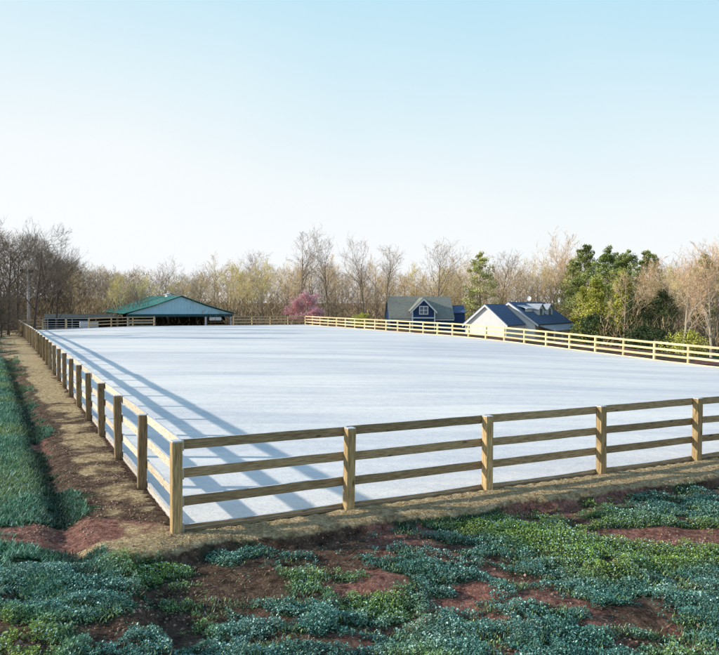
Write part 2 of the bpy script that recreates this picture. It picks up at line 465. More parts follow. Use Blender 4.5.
# white tube gate in the far fence
x, y = xy(SP, L)
g = thing('tube_gate', 'white metal tube gate at the far left corner of the arena', 'gate', (x, y, elev(SP, L)), math.atan2(DF.y, DF.x))
for k0 in (0, SP):
    b = MB()
    a0, a1 = k0 + .09, k0 + SP - .09
    b.tube([(a0, 0, .2), (a0, 0, 1.25), (a1, 0, 1.25), (a1, 0, .2), (a0, 0, .2)], [.028] * 5, 6)
    for h in (.45, .7, .97): b.tube([(a0, 0, h), (a1, 0, h)], [.02, .02], 6)
    lf = link('gate_leaf', b.mesh('gate_leaf', M['galv']), g)
    b = MB(); xx = a0 if k0 == 0 else a1; e = -.08 if k0 == 0 else .08
    for h in (.4, 1.05): b.box(min(xx, xx + e), max(xx, xx + e), -.02, .02, h, h + .05)
    link('hinge', b.mesh('hinge', M['dark_metal']), lf)

# ------------------------------------------------------------------ trees
def rot_about(d, ang, rnd):
    a = d.cross(Vector((rnd.uniform(-1, 1), rnd.uniform(-1, 1), rnd.uniform(-1, 1))))
    if a.length < 1e-3: a = d.orthogonal()
    return Matrix.Rotation(ang, 3, a.normalized()) @ d
def bare_tree(seed, H=12, spread=.5, trunk_f=.35, kids=(9, 6, 5, 5), bark=None, twig=None, bud=0.0, r0=None, tw=.014, lean=.04, budsize=.05):
    rnd = random.Random(seed)
    tr, cr = MB(), MB()
    r0 = r0 or H * .014
    def grow(p, d, Ln, r, lev):
        n = 5 if lev == 0 else (3 if lev < 3 else 2)
        pts = [p]; rad = [r]; dd = d.copy()
        for i in range(n):
            dd = (dd + Vector((rnd.gauss(0, .10 + .05 * lev), rnd.gauss(0, .10 + .05 * lev), .05 + .05 * (lev > 0)))).normalized() if lev else (dd + Vector((rnd.gauss(0, lean), rnd.gauss(0, lean), .1))).normalized()
            pts.append(pts[-1] + dd * Ln / n); rad.append(max(.004, r * (1 - (i + 1) / n * (.75 if lev == 0 else .85))))
        if lev <= 2:
            tr.tube(pts, rad, (7, 4, 3)[lev], cap=False)
        else:
            q = rnd.uniform(.75, 1.15)
            for i in range(n): cr.twig(pts[i], (pts[i + 1] - pts[i]).normalized(), (pts[i + 1] - pts[i]).length * 1.25, tw * (1.3 if i == 0 else .8), q)
        if lev >= 4: return
        K = kids[lev] if lev < len(kids) else 0
        for k in range(K):
            u = (trunk_f + (1 - trunk_f) * (k + rnd.random()) / K) if lev == 0 else (.25 + .75 * (k + rnd.random()) / K)
            f = u * n; i = min(int(f), n - 1); q = pts[i].lerp(pts[i + 1], f - i)
            ang = rnd.uniform(.45, .95) * (spread / .5) if lev == 0 else rnd.uniform(.35, .9)
            cd = rot_about((pts[i + 1] - pts[i]).normalized(), ang, rnd)
            if lev == 0: cl_ = H * rnd.uniform(.28, .46) * (1.15 - .55 * u)
            else: cl_ = Ln * rnd.uniform(.38, .66)
            grow(q, cd, cl_, rad[i] * (.55 if lev == 0 else .6), lev + 1)
        if bud and lev >= 2:
            for k in range(int(bud * (3 if lev == 2 else 4))):
                q = pts[rnd.randrange(1, len(pts))] + Vector((rnd.gauss(0, .09), rnd.gauss(0, .09), rnd.gauss(0, .09)))
                a = Vector((rnd.uniform(-1, 1), rnd.uniform(-1, 1), rnd.uniform(-1, 1))).normalized() * budsize * rnd.uniform(.6, 1.3)
                b_ = a.orthogonal().normalized() * budsize * .6
                cr.face([q - b_, q + b_, q + a], rnd.uniform(.7, 1.2))
    grow(Vector((0, 0, -.3)), Vector((0, 0, 1)), H * .8, r0, 0)
    return tr.mesh('trunk', bark or M['bark_tan']), cr.mesh('crown', twig or M['twig_tan'], colour=True)

def leafy_tree(seed, H=10, RX=2.5, z0=.15, nclump=60, per=130, mat_=None, bark=None, shape='round', leaf=.12, r0=None, csf=1.0):
    """evergreens: trunk and limbs, crown of many small leaf-sized faces in uneven clumps"""
    rnd = random.Random(seed); tr, cr = MB(), MB(); r0 = r0 or H * .014
    pts = [Vector((0, 0, -.3))]
    for i in range(6): pts.append(pts[-1] + Vector((rnd.gauss(0, .03 * H * .2), rnd.gauss(0, .03 * H * .2), H * .96 / 6)))
    tr.tube(pts, [r0 * (1 - i / 6.6) for i in range(7)], 7)
    for k in range(nclump):
        u = z0 + (1 - z0) * (k + rnd.random()) / nclump
        if shape == 'round': w = math.sin(math.pi * min(1, max(.04, (u - z0) / (1 - z0))) ** .8) ** .6
        elif shape == 'cone': w = (1 - (u - z0) / (1 - z0)) ** .75 + .08
        else: w = min(1, ((u - z0) / (1 - z0)) * 3 + .35) * (1 - max(0, (u - .55)) / .45) ** .55 + .06   # pine
        a = rnd.uniform(0, 2 * math.pi); rr = RX * w * rnd.uniform(.35, 1.05)
        base = Vector((0, 0, H * u * .94 - .12 * rr))
        c = Vector((math.cos(a) * rr, math.sin(a) * rr, H * u + rnd.gauss(0, .02 * H)))
        tr.tube([base, base.lerp(c, .55) + Vector((0, 0, -.08 * rr)), c], [r0 * .28 * (1.2 - u), r0 * .16, .01], 3, cap=False)
        cs = csf * RX * rnd.uniform(.22, .42) * (.65 + .5 * w); sh = rnd.uniform(.6, 1.25)
        for j in range(per):
            d = Vector((rnd.gauss(0, 1), rnd.gauss(0, 1), rnd.gauss(0, .55))); d *= cs * rnd.random() ** .25 / max(d.length, .3)
            q = c + d
            n_ = Vector((rnd.gauss(0, 1), rnd.gauss(0, 1), rnd.gauss(0, 1))).normalized()
            b_ = n_.orthogonal().normalized() * leaf * rnd.uniform(.35, .6); e_ = n_.cross(b_).normalized() * leaf * rnd.uniform(.7, 1.5)
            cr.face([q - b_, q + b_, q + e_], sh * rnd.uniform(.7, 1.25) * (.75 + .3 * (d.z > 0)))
    return tr.mesh('trunk', bark or M['bark_dark']), cr.mesh('crown', mat_ or M['pine'], colour=True)

def plant(kind, meshes, loc, label, cat='tree', group=None, sc_=1.0, rz=None):
    o = thing(kind, label, cat, loc, U(0, 6.28) if rz is None else rz, group)
    o.scale = (sc_, sc_, sc_ * U(.95, 1.05))
    link('trunk', meshes[0], o); link('crown', meshes[1], o)
    return o

B_tan = [bare_tree(11 + i, 12, .5 + .1 * (i % 2), .3, bark=M['bark_tan'], twig=M['twig_tan'], bud=1) for i in range(4)]
B_grey = [bare_tree(31 + i, 15, .38, .4, kids=(10, 6, 5, 4), bark=M['bark_tan'], twig=M['twig_grey'], tw=.016) for i in range(3)]
B_dark = [bare_tree(51 + i, 13, .55, .25, kids=(11, 7, 6, 5), bark=M['bark_dark'], twig=M['twig_dark'], tw=.013) for i in range(3)]
B_peach = [bare_tree(71 + i, 12, .42, .28, kids=(12, 6, 5, 5), bark=M['bark_pale'], twig=M['twig_peach'], bud=1) for i in range(2)]
B_bud = [bare_tree(81 + i, 10, .6, .2, kids=(10, 6, 6, 5), bark=M['bark_pale'], twig=M['twig_bud'], bud=2) for i in range(2)]
redbud = bare_tree(91, 5.2, .85, .12, kids=(16, 7, 6, 5), bark=M['bark_dark'], twig=M['twig_pink'], bud=6, budsize=.08)
pines = [leafy_tree(101 + i, 13, 2.7, .22, 130, 105, M['pine'], shape='pine', leaf=.17, csf=.62) for i in range(3)]
pale_pine = leafy_tree(108, 13, 2.6, .12, 110, 80, M['pine_pale'], bark=M['bark_tan'], shape='pine', leaf=.17, csf=.62)
cedars = [leafy_tree(111 + i, 9, 2.2, .05, 120, 100, M['cedar'], shape='cone', leaf=.15, csf=.75) for i in range(2)]
evers = [leafy_tree(121 + i, 11, 2.9, .04, 140, 100, M['evergreen'], shape='round', leaf=.16, csf=.75) for i in range(2)]
brushy = [bare_tree(131 + i, 4.5, .9, .05, kids=(12, 6, 5, 4), bark=M['bark_dark'], twig=M['twig_dark'], tw=.013) for i in range(2)]
bushes = leafy_tree(141, 2.6, 1.7, .05, 36, 120, M['evergreen'], shape='round', leaf=.12)
ybush = leafy_tree(142, 1.8, 1.5, .05, 30, 120, M['cedar'], shape='round', leaf=.10)

def top_scale(z_base, y, ypx, px, H):
    """scale so that the crown tops out at the height seen ypx (pixel row) from y metres away"""
    hz = 302.7 + (px - 359.5) * .0052
    return ((hz - ypx) * MPX * y + CAM_H - z_base) / H

# skyline: column, distance, crown-top row, kind
G = 'bare trees standing in the wood behind the arena'
rnd = random.Random(5)
def sky_row(px):
    pts = [(-60, 228), (0, 226), (40, 232), (62, 254), (90, 266), (130, 264), (180, 268), (240, 262), (290, 262), (330, 262), (400, 266), (470, 262), (520, 262), (580, 258), (650, 262), (700, 258), (780, 252)]
    for (a, b), (c, d) in zip(pts, pts[1:]):
        if a <= px <= c: return b + (d - b) * (px - a) / (c - a)
    return 260
cnt = 0
for row, (yy, n, dy) in enumerate(((112, 44, 6), (124, 48, 3), (138, 52, -1))):
    for k in range(n):
        px = 40 + 740 * (k + rnd.uniform(.1, .9)) / n
        y = yy + rnd.uniform(-5, 5) + (14 if 330 < px < 600 else 0)
        if px > 600 and row == 0: y -= 22
        p = at(px, y)
        r_ = rnd.random()
        if px < 72: pool, H, lb = B_dark, 13, 'dark bare tree with fine branches in the wood at the far left'
        elif px > 640 and r_ < .5: pool, H, lb = B_peach, 12, 'peach-toned bare tree in the wood at the far right'
        elif r_ < .5: pool, H, lb = B_tan, 12, 'tan bare tree in the sunlit wood behind the arena'
        elif r_ < .68: pool, H, lb = B_bud, 10, 'yellowish budding tree in the wood behind the arena'
        else: pool, H, lb = B_grey, 15, 'tall grey-brown bare tree rising in the wood behind the arena'
        ty = sky_row(px) + dy + rnd.uniform(-1, 11)
        s_ = top_scale(p.z, y, ty, px, H * .98) * rnd.choice((1, 1, .9, .8, 1.08))
        plant('bare_tree', rnd.choice(pool), p, lb, group=G, sc_=s_)
# taller single trees that break the skyline
for px, y, ty, pool, H, lb in (
    (301, 104, 226, B_grey, 15, 'tallest slender bare tree, above the pink blossom tree'),
    (328, 106, 238, B_grey, 15, 'tall slender bare tree just right of the tallest one'),
    (364, 108, 240, B_grey, 15, 'tall forked bare tree with dark trunks left of the blue house'),
    (383, 110, 237, B_grey, 15, 'tall bare tree leaning over the left end of the blue house'),
    (437, 122, 240, B_grey, 15, 'tall bare tree with dark forked trunk behind the blue house roof'),
    (500, 132, 243, B_grey, 15, 'tall bare tree behind the white gabled house'),
    (262, 108, 252, B_bud, 10, 'broad yellow budding tree between the barn and the pink tree'),
    (236, 108, 256, B_bud, 10, 'yellow budding tree just right of the barn'),
    (286, 104, 262, B_tan, 12, 'tan bushy tree left of the pink blossom tree'),
    (558, 128, 246, B_peach, 12, 'pale bare tree behind the dormers of the white house'),
    (684, 66, 256, B_peach, 12, 'pale-trunked bare tree close behind the fence near the right edge'),
    (712, 68, 250, B_peach, 12, 'large peach-coloured bare tree at the right edge'),
    (666, 84, 262, B_tan, 12, 'thin bare trees right of the pines'),
):
    p = at(px, y); plant('bare_tree', pool[int(px) % len(pool)], p, lb, sc_=top_scale(p.z, y, ty + (5 if px < 520 else 0), px, H * 1.02))
# evergreens
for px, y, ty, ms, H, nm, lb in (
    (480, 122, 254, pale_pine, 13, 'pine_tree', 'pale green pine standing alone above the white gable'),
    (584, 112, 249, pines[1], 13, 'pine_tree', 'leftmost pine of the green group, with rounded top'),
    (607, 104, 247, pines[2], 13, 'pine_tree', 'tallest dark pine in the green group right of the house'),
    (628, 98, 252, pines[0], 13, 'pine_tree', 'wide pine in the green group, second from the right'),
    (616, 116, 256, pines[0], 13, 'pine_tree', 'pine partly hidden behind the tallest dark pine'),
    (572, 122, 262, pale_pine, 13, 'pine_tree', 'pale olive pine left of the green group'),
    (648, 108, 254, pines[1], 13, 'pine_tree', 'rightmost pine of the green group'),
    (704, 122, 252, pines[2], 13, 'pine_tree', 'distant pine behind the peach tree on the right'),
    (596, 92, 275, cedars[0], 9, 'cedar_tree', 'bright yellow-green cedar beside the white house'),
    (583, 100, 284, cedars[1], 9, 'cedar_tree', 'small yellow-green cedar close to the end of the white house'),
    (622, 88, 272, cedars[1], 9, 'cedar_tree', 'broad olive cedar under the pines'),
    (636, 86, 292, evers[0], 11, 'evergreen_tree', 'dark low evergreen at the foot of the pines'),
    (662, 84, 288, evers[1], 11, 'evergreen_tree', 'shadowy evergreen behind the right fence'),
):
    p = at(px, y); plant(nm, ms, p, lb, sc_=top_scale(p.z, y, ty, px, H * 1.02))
for px, y, ty, lb in ((595, 88, 318, 'dark round shrub at the right end of the white house'), (642, 76, 328, 'dark shrub behind the right fence under the evergreens'),
                      (660, 74, 331, 'small dark shrub near the peach tree trunks')):
    p = at(px, y); plant('evergreen_shrub', bushes, p, lb, 'shrub', sc_=top_scale(p.z, y, ty, px, 2.6))
for px, y, ty, lb in ((362, 97, 314, 'yellow flowering bush behind the fence left of the blue house'), (688, 66, 333, 'yellow-green bush at the foot of the peach trees')):
    p = at(px, y); plant('yellow_bush', ybush, p, lb, 'shrub', sc_=top_scale(p.z, y, ty, px, 1.8))
p = at(306, 99.5); o = plant('redbud_tree', redbud, p, 'low spreading redbud tree in pink blossom behind the far corner of the arena', sc_=top_scale(p.z, 99.5, 295, 306, 5.2), rz=0.6); o.scale.x *= 1.55; o.scale.y *= 1.3
# big dark trees at the left
for px, y, ty, k, lb in (
    (34, 74, 222, 0, 'large dark bare tree with arching branches behind the lamp pole'),
    (8, 66, 222, 1, 'dark bare tree with ochre buds at the left edge'),
    (-16, 58, 224, 2, 'dark bare tree partly cut by the left edge'),
    (56, 88, 250, 1, 'smaller dark bare tree right of the lamp pole'),
    (18, 84, 232, 2, 'dark bare tree between the left edge and the lamp pole')):
    p = at(px, y); plant('bare_tree', B_dark[k], p, lb, sc_=top_scale(p.z, y, ty + 4, px, 13))
rnd = random.Random(8)
for k in range(16):
    px = rnd.uniform(-14, 26); y = rnd.uniform(56, 84)
    p = at(px, y)
    s, t = st(p.x, p.y)
    if s > -1.5: continue
    plant('brushwood_shrub', brushy[k % 2], p, 'dark leafless shrub in the thicket at the left edge', 'shrub', 'leafless shrubs in the left thicket', U(.8, 1.25))
# trees out beyond the left side of the arena; their shadows lie across the sand
for k, (s, t) in enumerate(((-26, 24), (-30, 31), (-27, 37), (-33, 43), (-28, 49), (-25, 56), (-30, 62), (-24, 68), (-36, 55), (-38, 34))):
    x, y = xy(s, t)
    if x / y > -.52: x = -.56 * y - 2
    plant('bare_tree', B_dark[k % 3], (x, y, ground_z(x, y)), 'dark bare tree in the row left of the arena', group='bare trees left of the arena, outside the picture', sc_=U(.75, 1.0))
for k, (x, y, s_) in enumerate(((-19, 4.6, .5),)):  # unseen evergreen, put here for the shade it casts
    plant('evergreen_tree', evers[k % 2], (x, y, ground_z(x, y)), 'unseen bushy evergreen added to shade the near ground from the left', group='evergreens added out of view to shade the near ground', sc_=s_)

# wood beyond: nobody could count it
rnd = random.Random(3)
b = MB()
for k in range(66000):
    px = rnd.uniform(-60, 800) if k < 50000 else rnd.uniform(-60, 140); y = rnd.uniform(128, 185); x = (px - 359.5) * MPX * y
    ztop = (302.7 - sky_row(px) - 5 - 7 * noise.noise(Vector((px * .045, y * .05, 1))) - 4 * noise.noise(Vector((px * .17, y * .1, 5)))) * MPX * y + CAM_H
    g0 = ground_z(x, y)
    hf = rnd.random() ** .9; h = g0 + (ztop - g0) * hf
    d = Vector((rnd.gauss(0, .75), rnd.gauss(0, .75), .8)).normalized()
    c = rnd.uniform(.6, 1.2); c = (c * .5, c * .46, c * .42) if px < 72 else (c, c * rnd.uniform(.92, 1.05), c)
    b.twig(Vector((x, y, h - rnd.uniform(.5, 1.5))), d, rnd.uniform(.8, 2.4) * (1.25 - .6 * hf), rnd.uniform(.02, .085) * (1.25 - .75 * hf), c)
tag(link('distant_wood', b.mesh('distant_wood', M['brush'], colour=True)), 'mass of leafless winter woodland filling the gaps behind the nearer trees', 'woodland', kind='stuff')
b = MB()
for k in range(26000):
    px = rnd.uniform(-60, 800); y = rnd.uniform(98, 128); x = (px - 359.5) * MPX * y
    s, t = st(x, y)
    if 375 < px < 600: y = rnd.uniform(130, 140); x = (px - 359.5) * MPX * y
    elif px > 600: y -= 20 ; x = (px - 359.5) * MPX * y
    g0 = ground_z(x, y); top = 3.0 + 2.6 * (noise.noise(Vector((px * .05, y * .1, 0))) + .5)
    d = Vector((rnd.gauss(0, .5), rnd.gauss(0, .5), 1)).normalized()
    c = rnd.uniform(.45, 1.0); c = c * .45 if px < 72 else c * .8
    b.twig(Vector((x, y, g0 + top * rnd.random() - .3)), d, rnd.uniform(.5, 1.3), rnd.uniform(.02, .06), c)
tag(link('undergrowth', b.mesh('undergrowth', M['brush'], colour=True)), 'tangled brown undergrowth at the foot of the woods', 'undergrowth', kind='stuff')

# ------------------------------------------------------------------ barn
def prism_gable(b, x0, x1, y0, y1, z0, ze, zr, mi=0):
    xm = (x0 + x1) / 2
    b.face([(x0, y0, z0), (x1, y0, z0), (x1, y0, ze), (xm, y0, zr), (x0, y0, ze)], 1, mi)
    b.face([(x1, y1, z0), (x0, y1, z0), (x0, y1, ze), (xm, y1, zr), (x1, y1, ze)], 1, mi)
    b.face([(x0, y1, z0), (x0, y0, z0), (x0, y0, ze), (x0, y1, ze)], 1, mi)
    b.face([(x1, y0, z0), (x1, y1, z0), (x1, y1, ze), (x1, y0, ze)], 1, mi)

c = at(181, 98); gz = ground_z(c.x, c.y)
barn = thing('barn', 'open-fronted barn with green metal roof and light blue gable beyond the far fence', 'barn', (c.x, c.y, gz), R(27))
zE = 1.3 - gz; zA = 3.65 - gz; HW = 7.1; D = 23; zB = 2.35 - gz; XB = 3.6
def rows(y0, y1, zoff=0): return None
# front gable siding with break in slope
b = MB()
poly = [(-HW, zE), (-XB, zB), (0, zA), (XB, zB), (HW, zE)]
b.slab([(-HW, 0, zE - .05), (HW, 0, zE - .05), (HW, 0, zE), (XB, 0, zB - .02), (0, 0, zA - .02), (-XB, 0, zB - .02), (-HW, 0, zE)], .08)
for k in range(-16, 17):           # vertical ribs of the siding
    x = k * .42; a = abs(x)
    zt = zA + (zB - zA) * a / XB if a < XB else zB + (zE - zB) * (a - XB) / (HW - XB)
    if zt - zE > .15: b.box(x - .02, x + .02, -.03, -.002, zE + .02, zt - .08)
link('gable', b.mesh('gable', M['blue_metal']), barn)
b = MB()
OV = .5
for sg in (-1, 1):
    q1 = [(0, -OV, zA + .08), (sg * XB, -OV, zB + .08), (sg * XB, D, zB + .08), (0, D, zA + .08)]
    q2 = [(sg * XB, -OV, zB + .08), (sg * (HW + .5), -OV, zE + .0), (sg * (HW + .5), D, zE + .0), (sg * XB, D, zB + .08)]
    for q in (q1, q2):
        b.slab(q if sg < 0 else q[::-1], .07)
    for k in range(40):            # standing seams
        y = -OV + .05 + k * (D + OV) / 40
        for (xa, za), (xb, zb) in (((0, zA), (XB, zB)), ((XB, zB), (HW + .5, zE - .08))):
            b.slab([(sg * xa, y, za + .125), (sg * xb, y, zb + .125), (sg * xb, y + .05, zb + .125), (sg * xa, y + .05, za + .125)][::(1 if sg < 0 else -1)], .04)
roof = link('roof', b.mesh('roof', M['teal_metal']), barn)
b = MB(); b.box(-.5, .5, 6.5, 8.0, zA, zA + .3); b.slab([(-.7, 6.3, zA + .3), (0, 6.3, zA + .5), (0, 8.2, zA + .5), (-.7, 8.2, zA + .3)][::-1], .05); b.slab([(0, 6.3, zA + .5), (.7, 6.3, zA + .3), (.7, 8.2, zA + .3), (0, 8.2, zA + .5)][::-1], .05)
link('ridge_vent', b.mesh('ridge_vent', M['galv']), roof)
b = MB(); b.box(-HW - .1, HW + .1, -.16, -.04, zE - .42, zE - .06)
link('fascia', b.mesh('fascia', M['dark_metal']), barn)
for x in (-HW + .1, -3.6, 3.4, HW - .1):
    b = MB(); b.box(x - .12, x + .12, -.12, .12, -.3, zE - .43); link('post', b.mesh('post', M['galv'] if x > 0 else M['pole']), barn)
b = MB(); b.box(-HW, HW, D - .1, D, -.3, zE); b.box(-HW, -HW + .08, 4, D - .11, -.3, zE - .05); b.box(HW - .08, HW, 3, D - .11, -.3, zE - .05)
b.box(-2, -1.9, 2, D - .2, -.3, zE - .05); b.box(2.6, 2.7, 2, D - .2, -.3, zE - .05)
link('wall', b.mesh('wall', M['dark']), barn)
b = MB(); b.box(-HW + .2, -3.8, .02, .1, .9, 1.05); b.box(-HW + .2, -3.8, .02, .1, 1.4, 1.55)
link('rail', b.mesh('rail', M['pole']), barn)
b = MB(); b.box(3.9, 5.6, -.2, -.14, zE - .95, zE - .5)
link('sign_board', b.mesh('sign_board', M['white']), barn)
b = MB(); b.box(4, HW - .4, 1.2, 1.3, .9, 1.05); b.box(4, HW - .4, 1.2, 1.3, 1.3, 1.45)
link('stall_partition', b.mesh('stall_partition', M['wood']), barn)

# low dark shed left of the barn
c = at(80, 96); gz = ground_z(c.x, c.y)
sh = thing('shed', 'long low dark-roofed open shed left of the barn', 'shed', (c.x, c.y, gz), R(24))
zt = .72 - gz
b = MB(); b.slab([(-4.4, -.4, zt), (5.2, -.4, zt), (5.2, 4.4, zt + .45), (-4.4, 4.4, zt + .45)], .1); link('roof', b.mesh('roof', M['shed_roof']), sh)
b = MB(); b.box(-4.2, 5, 4.0, 4.1, -.3, zt + .3); b.box(-4.2, -4.1, .3, 3.95, -.3, zt); link('wall', b.mesh('wall', M['dark']), sh)
for x in (-4, -1, 2, 4.8):
    b = MB(); b.box(x - .07, x + .07, -.07, .07, -.3, zt - .04); link('post', b.mesh('post', M['pole']), sh)

# horse-jump standards stacked by the gate, water trough
c = xy(7.5, L + 1.6)
t_ = thing('water_trough', 'pale water trough outside the far fence near the tube gate', 'trough', (c[0], c[1], ground_z(*c)), math.atan2(DF.y, DF.x))
b = MB(); b.box(-1, 1, -.35, .35, .05, .11)
for q in ((-1, 1, -.35, -.3), (-1, 1, .3, .35), (-1, -.95, -.299, .299), (.95, 1, -.299, .299)): b.box(*q, .112, .7)
link('tub', b.mesh('tub', M['galv']), t_)
b = MB(); b.box(-.93, .93, -.29, .29, .5, .56); link('water', b.mesh('water', M['glass']), t_)

# lamp pole
c = at(28.5, 80); gz = ground_z(c.x, c.y); zt = (301 - 271) * MPX * 80 + CAM_H - gz
lp = thing('lamp_pole', 'tall wooden lamp pole at the far left corner of the arena', 'lamp pole', (c.x, c.y, gz))
b = MB(); b.tube([(0, 0, -.4), (0, 0, zt)], [.15, .11], 8); link('pole', b.mesh('pole', M['pole'], smooth=True), lp)
b = MB(); b.box(-.75, .35, -.05, .05, zt - .25, zt - .13); arm = link('crossarm', b.mesh('crossarm', M['dark']), lp)
b = MB(); b.box(-.85, -.4, -.2, .2, zt - .12, zt + .18); b.box(.14, .5, -.2, .2, zt - .12, zt + .12); link('floodlight', b.mesh('floodlight', M['dark']), lp)

# ------------------------------------------------------------------ houses
def window(parent, x0, x1, z0, z1, y, cols_=2, rows_=2, fr=.12):
    b = MB()
    b.box(x0, x1, y - .06, y - .004, z0, z0 + fr); b.box(x0, x1, y - .06, y - .004, z1 - fr, z1)
    b.box(x0, x0 + fr, y - .06, y - .004, z0 + fr, z1 - fr); b.box(x1 - fr, x1, y - .06, y - .004, z0 + fr, z1 - fr)
    for k in range(1, cols_):
        xm = x0 + (x1 - x0) * k / cols_; b.box(xm - .06, xm + .06, y - .055, y - .006, z0 + fr, z1 - fr)
    for k in range(1, rows_):
        zm = z0 + (z1 - z0) * k / rows_; b.box(x0 + fr, x1 - fr, y - .05, y - .008, zm - .05, zm + .05)
    f = link('window', b.mesh('window', M['white']), parent)
    b = MB(); b.box(x0 + .02, x1 - .02, y - .012, y - .003, z0 + .02, z1 - .02); link('pane', b.mesh('pane', M['glass']), f)
    return f
# blue house
YB = 112
c = at(423, YB); gz = min(c.z, -2.2)
mp = YB * MPX
bh = thing('blue_house', 'small blue house with a central front gable and grey-green roof', 'house', (c.x, c.y, gz), R(3))
zR = (303 - 296.2) * mp + CAM_H - gz; zE = CAM_H - (318.5 - 303) * mp - gz
xl, xr = -34 * mp, 32 * mp; D = 8.0
b = MB(); b.box(xl + .2, xr - .2, .35, D - .3, -.3, zE - .05)
for sg, x in ((-1, xl + .21), (1, xr - .21)):
    b.slab([(x, .36, zE - .05), (x, D - .31, zE - .05), (x, D / 2, zR - .25)][::(-1 if sg > 0 else 1)], .02)
link('wall', b.mesh('wall', M['navy']), bh)
b = MB()
b.slab([(xl, 0, zE), (xr, 0, zE), (xr, D / 2, zR), (xl, D / 2, zR)], .12)
b.slab([(xr, D, zE), (xl, D, zE), (xl, D / 2, zR), (xr, D / 2, zR)], .12)
rf = link('roof', b.mesh('roof', M['shingle_green']), bh)
b = MB(); b.box(xl + .1, xr - .1, -.03, .1, zE - .28, zE - .125); link('fascia', b.mesh('fascia', M['white']), bh)
gw = 11.5 * mp; zg = (303 - 298.2) * mp + CAM_H - gz; ze2 = CAM_H - (310 - 303) * mp - gz; yf = -.5
b = MB(); b.slab([(-gw, yf, .2), (gw, yf, .2), (gw, yf, ze2), (0, yf, zg - .1), (-gw, yf, ze2)], .1)
b.slab([(-gw, 3, .2), (-gw, yf + .11, .2), (-gw, yf + .11, ze2), (-gw, 3, ze2)], .1); b.slab([(gw, yf + .11, .2), (gw, 3, .2), (gw, 3, ze2), (gw, yf + .11, ze2)], .1)
fg = link('front_gable', b.mesh('front_gable', M['navy']), bh)
b = MB(); o_ = .3
for sg in (-1, 1):
    dz = (zg - ze2) / gw * o_
    q = [(0, yf - .3, zg + .05), (sg * (gw + o_), yf - .3, ze2 - dz + .05), (sg * (gw + o_), 4, ze2 - dz + .05), (0, 4, zg + .05)]
    b.slab(q if sg < 0 else q[::-1], .1)
link('roof', b.mesh('roof', M['shingle_green']), bh)
b = MB()
for sg in (-1, 1):
    dz = (zg - ze2) / gw * o_
    q = [(0, yf - .34, zg + .03), (sg * (gw + o_), yf - .34, ze2 - dz + .03), (sg * (gw + o_), yf - .34, ze2 - dz - .28), (0, yf - .34, zg - .36)]
    b.slab(q if sg > 0 else q[::-1], -.05)
b.box(-gw - .05, gw + .05, yf - .18, yf - .104 + .05, zE + .02, zE + .2)
b.box(-gw - .02, -gw + .16, yf - .16, yf - .102, .3, ze2 - .1); b.box(gw - .16, gw + .02, yf - .16, yf - .102, .3, ze2 - .1)
link('rake_trim', b.mesh('rake_trim', M['white']), fg)
wz0 = CAM_H - (314.5 - 303) * mp - gz; wz1 = CAM_H - (306 - 303) * mp - gz
window(bh, -.72, .72, wz0, wz1, yf - .1, 2, 2, .14)
# wing
b = MB(); b.box(xr + .02, xr + 1.9, 1.5, 6.5, -.3, zE - .2 + 1.2); link('wing', b.mesh('wing', M['navy']), bh)
b = MB(); b.slab([(xr - .15, 1.2, zE + .95), (xr + 2.1, 1.2, zE + .95), (xr + 2.1, 4, zE + 2.1), (xr - .15, 4, zE + 2.1)], .1); b.slab([(xr + 2.1, 6.8, zE + .95), (xr - .15, 6.8, zE + .95), (xr - .15, 4, zE + 2.1), (xr + 2.1, 4, zE + 2.1)], .1)
link('roof', b.mesh('roof', M['shingle_blue']), bh)
b = MB(); b.box(xl + 1.2, xl + 2.3, .3, .36, .0, 2.1); b.box(xr - 3.2, xr - 1.0, .3, .36, .0, 2.1); link('door', b.mesh('door', M['brick']), bh)

# white house, turned so that its gable ends look towards the low sun
YW = 97; S = .90
c = at(485.5, YW); gz = min(c.z, -3.2)
TH = -R(35)
wh = thing('white_house', 'white gabled house with dark blue roof and dormers behind the right fence', 'house', (c.x, c.y, gz), TH)
wh.scale = (S, S, S)
zA1 = (2.66 - gz) / S; zE1 = (.1 - gz) / S; hw = 3.35
b = MB(); prism_gable(b, -hw, hw, 0, 6.95, -.3, zE1, zA1); link('wall', b.mesh('wall', M['white']), wh)
def gable_roof(parent, xc, hw_, y0, y1, ze, za, m, ov=.35, th=.14):
    b = MB(); sl = (za - ze) / hw_
    for sg in (-1, 1):
        q = [(xc, y0 - ov, za + .12), (xc + sg * (hw_ + ov), y0 - ov, ze - sl * ov + .12), (xc + sg * (hw_ + ov), y1, ze - sl * ov + .12), (xc, y1, za + .12)]
        b.slab(q if sg < 0 else q[::-1], th)
    r = link('roof', b.mesh('roof', m), parent)
    b = MB()
    for sg in (-1, 1):
        q = [(xc, y0 - ov - .01, za + .14), (xc + sg * (hw_ + ov), y0 - ov - .01, ze - sl * ov + .14), (xc + sg * (hw_ + ov), y0 - ov - .01, ze - sl * ov - .2), (xc, y0 - ov - .01, za - .2)]
        b.slab(q if sg > 0 else q[::-1], -.06)
    link('rake_trim', b.mesh('rake_trim', M['white']), r)
    return r
gable_roof(wh, 0, hw, 0, 6.6, zE1, zA1, M['shingle_blue'])
# main block
X2 = .5; Y2 = 7.0; hw2 = 4.6; zA2 = (2.95 - gz) / S; zE2 = (.1 - gz) / S; Y3 = 22.0
b = MB(); prism_gable(b, X2 - hw2 + .6, X2 + hw2, Y2, Y3, -.3, zE2, zA2); link('wall', b.mesh('wall', M['white']), wh)
gable_roof(wh, X2 + .3, hw2 - .0, Y2, Y3 + .3, zE2, zA2, M['shingle_blue'])
